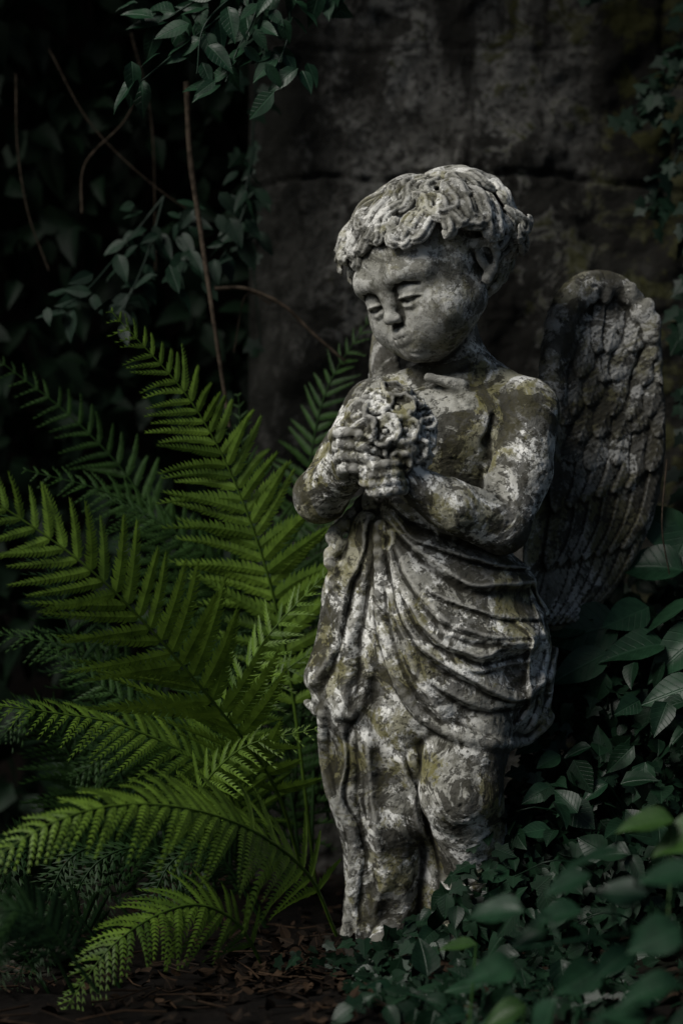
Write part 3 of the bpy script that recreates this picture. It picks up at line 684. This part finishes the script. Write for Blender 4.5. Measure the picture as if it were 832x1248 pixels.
# ================================================================ ground, wall
def gnoise(x,y):
    P=np.stack([x,y,0*x],-1); e=np.exp(-((x-.09)**2+(y+.03)**2)/.05); return (0.05*fbm(P,2.2,5))*(1-e)+0.012*fbm(P,22,3)+0.012*e
t=np.linspace(-1,1,301); gxx=np.sign(t)*(1.6*np.abs(t)+28*np.abs(t)**6); X,Y=np.meshgrid(gxx,gxx,indexing='ij')
Zg=gnoise(X,Y)-0.006; Zg=np.where(np.abs(X)+np.abs(Y)<9,Zg,Zg*0.5)
Zg+=0.10*np.clip((X-0.25)/0.5,0,1)*np.exp(-(Y/1.5)**2)
n=len(t); i,j=np.meshgrid(np.arange(n-1),np.arange(n-1),indexing='ij'); a=(i*n+j).ravel()
m,nt=newmat('forest_soil');g=G(nt);co=g.n('ShaderNodeTexCoord').outputs['Object']
n1=g.noise(co,7,8,.7);n2=g.noise(co,60,8,.75)
col=g.mix(g.ramp(n1,.35,.65),(0.004,0.0035,0.003),(0.012,0.009,0.007)); col=g.mix(g.ramp(n2,.5,.7,0,.6),col,(0.022,0.018,0.013)); col=g.mix(g.ramp(g.noise(co,3,6),.55,.65,0,.6),col,(0.005,0.009,0.003))
g.finish(col,.95,g.bump(g.m('ADD',n2,n1),.02),.1)
mk('ground',np.stack([X,Y,Zg],-1).reshape(-1,3),[np.stack([a,a+n,a+n+1,a+1],-1)],m)
lt=Acc();N=2200;x=np.r_[rng.uniform(-1.0,0.8,1500),rng.normal(.04,.13,700)];y=np.r_[rng.uniform(-.9,.7,1500),rng.normal(-.17,.10,700)];pos=np.stack([x,y,gnoise(x,y)+.10*np.clip((x-0.25)/.5,0,1)*np.exp(-(y/1.5)**2)-.002+rng.rand(N)*.014],-1)
leaves(lt,OV,pos,rdirs(N,(0,0,0.0),1)*np.array([1,1,.25]),rdirs(N,(0,0,1),.4),rng.uniform(.012,.032,N),rng.rand(N)**1.9,rng.uniform(-2,2,N))
for i in range(150):
    p=np.array([rng.uniform(-.6,.4),rng.uniform(-.6,.2),0.0]);p[2]=gnoise(p[0],p[1])+.008;an=rng.rand()*6.28;L=rng.uniform(.03,.14);d=np.array([math.cos(an),math.sin(an),.05])
    tube(lt,np.array([p,p+d*L*.5+rng.randn(3)*.004,p+d*L]),.0018,.0008,5,(0.5,.3,rng.rand()))
lt.out('leaf_litter',LITTER,True)
def rock(c,r,seed,name,parent=None):
    import bmesh
    bm=bmesh.new();bmesh.ops.create_icosphere(bm,subdivisions=5,radius=1)
    Vr=np.array([v.co[:] for v in bm.verts]);Fr=np.array([[v.index for v in f.verts] for f in bm.faces]);bm.free()
    Vr=Vr*(1+0.7*fbm(Vr,1.1,3,seed)[:,None]+0.12*fbm(Vr,5,3,seed)[:,None])*np.array(r)+np.array(c)
    return mk(name,Vr,[Fr],bpy.data.materials['mossy_rock'],True,parent,{'luv':np.tile([[0.2,1,0.7]],(len(Vr),1))})
m,nt=newmat('mossy_rock');g=G(nt);co=g.n('ShaderNodeTexCoord').outputs['Object'];n1=g.noise(co,20,7,.7)
g.finish(g.mix(g.ramp(n1,.4,.6),(.008,.008,.006),(.034,.032,.026)),.95,g.bump(n1,.01),.1)
rock((-.46,-.05,.0),(.07,.06,.035),2.2,'rock')
rock((.085,-.01,-.012),(.15,.13,.028),13.2,'statue_base')
# wall
WY=0.58; xs=np.arange(-.17,1.9,.006);zs=np.arange(-.1,2.6,.006);X,Zw=np.meshgrid(xs,zs,indexing='ij');P=np.stack([X,0*X,Zw],-1)
hgt=0.055*fbm(P,3.0,5)+0.026*fbm(P,13,5)
wob=0.045*fbm(P,5,6)
for zc,s_ in((1.262,.55),(1.50,.35),(.72,.4),(2.0,.5)): hgt+=-0.026*np.exp(-((Zw-zc-wob)/.005)**2)*s_*np.clip(vn(P,5,3)*4+.45,0,1)
xw=0.07*fbm(P,4,6,4.4)
hgt+=-0.014*np.exp(-((X-.60-xw)/.005)**2)*(Zw>1.262)-0.010*np.exp(-((X-.2-xw)/.004)**2)*(Zw<1.262)*(Zw>.72)
hgt-=0.03*np.clip(fbm(P,4.5,4,8.8)-.22,0,1)*3
hgt-=0.10*np.clip((-.10+0.10*fbm(P,3,4,2.2)-X)/.1,0,1)**2
n0,n1_=X.shape;i,j=np.meshgrid(np.arange(n0-1),np.arange(n1_-1),indexing='ij');a=(i*n1_+j).ravel()
m,nt=newmat('old_stone_wall');g=G(nt);co=g.n('ShaderNodeTexCoord').outputs['Object']
a1=g.noise(co,2.6,6,.65,.4);a2=g.noise(co,12,8,.72,.5);a3=g.noise(co,70,5,.7)
mp=g.n('ShaderNodeMapping',{'Vector':co,'Scale':(9,9,1.2)}).outputs[0]; a4=g.noise(mp,1,6,.65)
px=g.n('ShaderNodeSeparateXYZ',{0:co}).outputs[0]
col=g.mix(g.ramp(a1,.44,.58),(0.018,0.0175,0.015),(0.082,0.080,0.073))
col=g.mix(g.ramp(a2,.51,.56,0,.8),col,(0.165,0.162,0.150)); col=g.mix(g.ramp(a4,.46,.56,0,.88),col,(0.010,0.0095,0.008))
col=g.mix(g.ramp(a3,.5,.58,0,.75),col,(0.014,0.013,0.011))
mo=g.m('MULTIPLY',g.ramp(g.m('ADD',a2,g.m('MULTIPLY',px,.25)),.62,.69),.85); col=g.mix(mo,col,(0.036,0.037,0.011))
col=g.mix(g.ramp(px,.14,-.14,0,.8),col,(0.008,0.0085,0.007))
g.finish(col,.95,g.bump(g.m('ADD',a2,g.m('MULTIPLY',a3,.5)),.018),.1)
Fv=np.stack([X,WY-hgt,Zw],-1).reshape(-1,3); Bv=np.stack([X,0*X+WY+.45,Zw],-1).reshape(-1,3)
Ff=np.stack([a,a+n1_,a+n1_+1,a+1],-1); nn_=len(Fv)
edge=np.r_[np.arange(n1_), (np.arange(1,n0))*n1_+n1_-1, (n0-1)*n1_+np.arange(n1_-2,-1,-1), np.arange(n0-2,-1,-1)*n1_]
e2=np.roll(edge,-1); side=np.stack([edge,e2,e2+nn_,edge+nn_],-1)[:-1]
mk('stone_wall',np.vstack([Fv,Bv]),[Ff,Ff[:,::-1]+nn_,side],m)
xs=np.linspace(-4,6,120);zs=np.linspace(-.2,4.5,60);X,Zw=np.meshgrid(xs,zs,indexing='ij');P=np.stack([X,0*X,Zw],-1);Yb=1.6+.25*Zw+.25*fbm(P,1.5,5)
i,j=np.meshgrid(np.arange(119),np.arange(59),indexing='ij');a=(i*60+j).ravel()
mk('earth_bank',np.stack([X,Yb,Zw],-1).reshape(-1,3),[np.stack([a,a+60,a+61,a+1],-1)],bpy.data.materials['forest_soil'])
tr=Acc();ta=Acc()
tube(ta,cat([(0.9,1.35,-.1),(0.85,1.3,1.2),(0.6,1.1,2.2),(0.1,.8,2.9)],30),.14,.06,14,(0,0,0),.05)
for e in [(-1.2,.2,2.5),(-.4,0,2.45),(.5,-.1,2.45),(1.3,.1,2.5),(-1.8,1.0,2.7),(1.9,.8,2.7),(-2.8,.4,2.6)]:
    tube(ta,cat([(0.6,1.1,2.2),((0.6+e[0])/2,(1.1+e[1])/2,2.62),e],16),.05,.012,8)
trunk_e=empty('added_shade_tree')  # tree added above the frame, unseen, to shade the wall and hedge
ta.out('shade_tree_trunk',TWIG,True,trunk_e)
N=7500;pos=np.stack([rng.uniform(-3.5,2.5,N),rng.uniform(-.08,1.9,N),rng.uniform(2.15,3.1,N)],-1)  # added leaf mass out of view, spread to block sun and sky behind statue
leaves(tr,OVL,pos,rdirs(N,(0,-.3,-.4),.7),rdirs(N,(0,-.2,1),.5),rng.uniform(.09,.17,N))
tr.out('shade_tree_crown',DARKL,True,trunk_e)
# ================================================================ light, camera
w=bpy.data.worlds.new('World');scene.world=w;w.use_nodes=True;nt=w.node_tree;bg=nt.nodes['Background']
sky=nt.nodes.new('ShaderNodeTexSky');sky.sky_type='NISHITA';sky.sun_disc=False
Ld=nrm([-0.68,-0.56,0.80])
sky.sun_elevation=math.asin(Ld[2]);sky.sun_rotation=math.atan2(Ld[0],Ld[1])
nt.links.new(sky.outputs[0],bg.inputs[0]);bg.inputs[1].default_value=0.038
sl=bpy.data.lights.new('sun','SUN');sl.energy=3.6;sl.angle=math.radians(28);sl.color=(1.0,.97,.91)
so=bpy.data.objects.new('sun',sl);scene.collection.objects.link(so);so.rotation_euler=Vector(-Ld).to_track_quat('-Z','Y').to_euler();so.location=(-2,-2,4)
cd=bpy.data.cameras.new('camera');cam=bpy.data.objects.new('camera',cd);scene.collection.objects.link(cam)
cam.location=(0,-CAMD,CAMZ);cam.rotation_euler=(math.pi/2,0,0);cd.sensor_fit='VERTICAL';cd.sensor_height=36;cd.sensor_width=24;cd.lens=18*CAMD/(624*U)
cd.clip_end=200;cd.dof.use_dof=True;cd.dof.focus_distance=3.1;cd.dof.aperture_fstop=2.0
scene.camera=cam
scene.view_settings.view_transform='Standard';scene.view_settings.look='None';scene.view_settings.exposure=0
print('done',time.time()-T0)
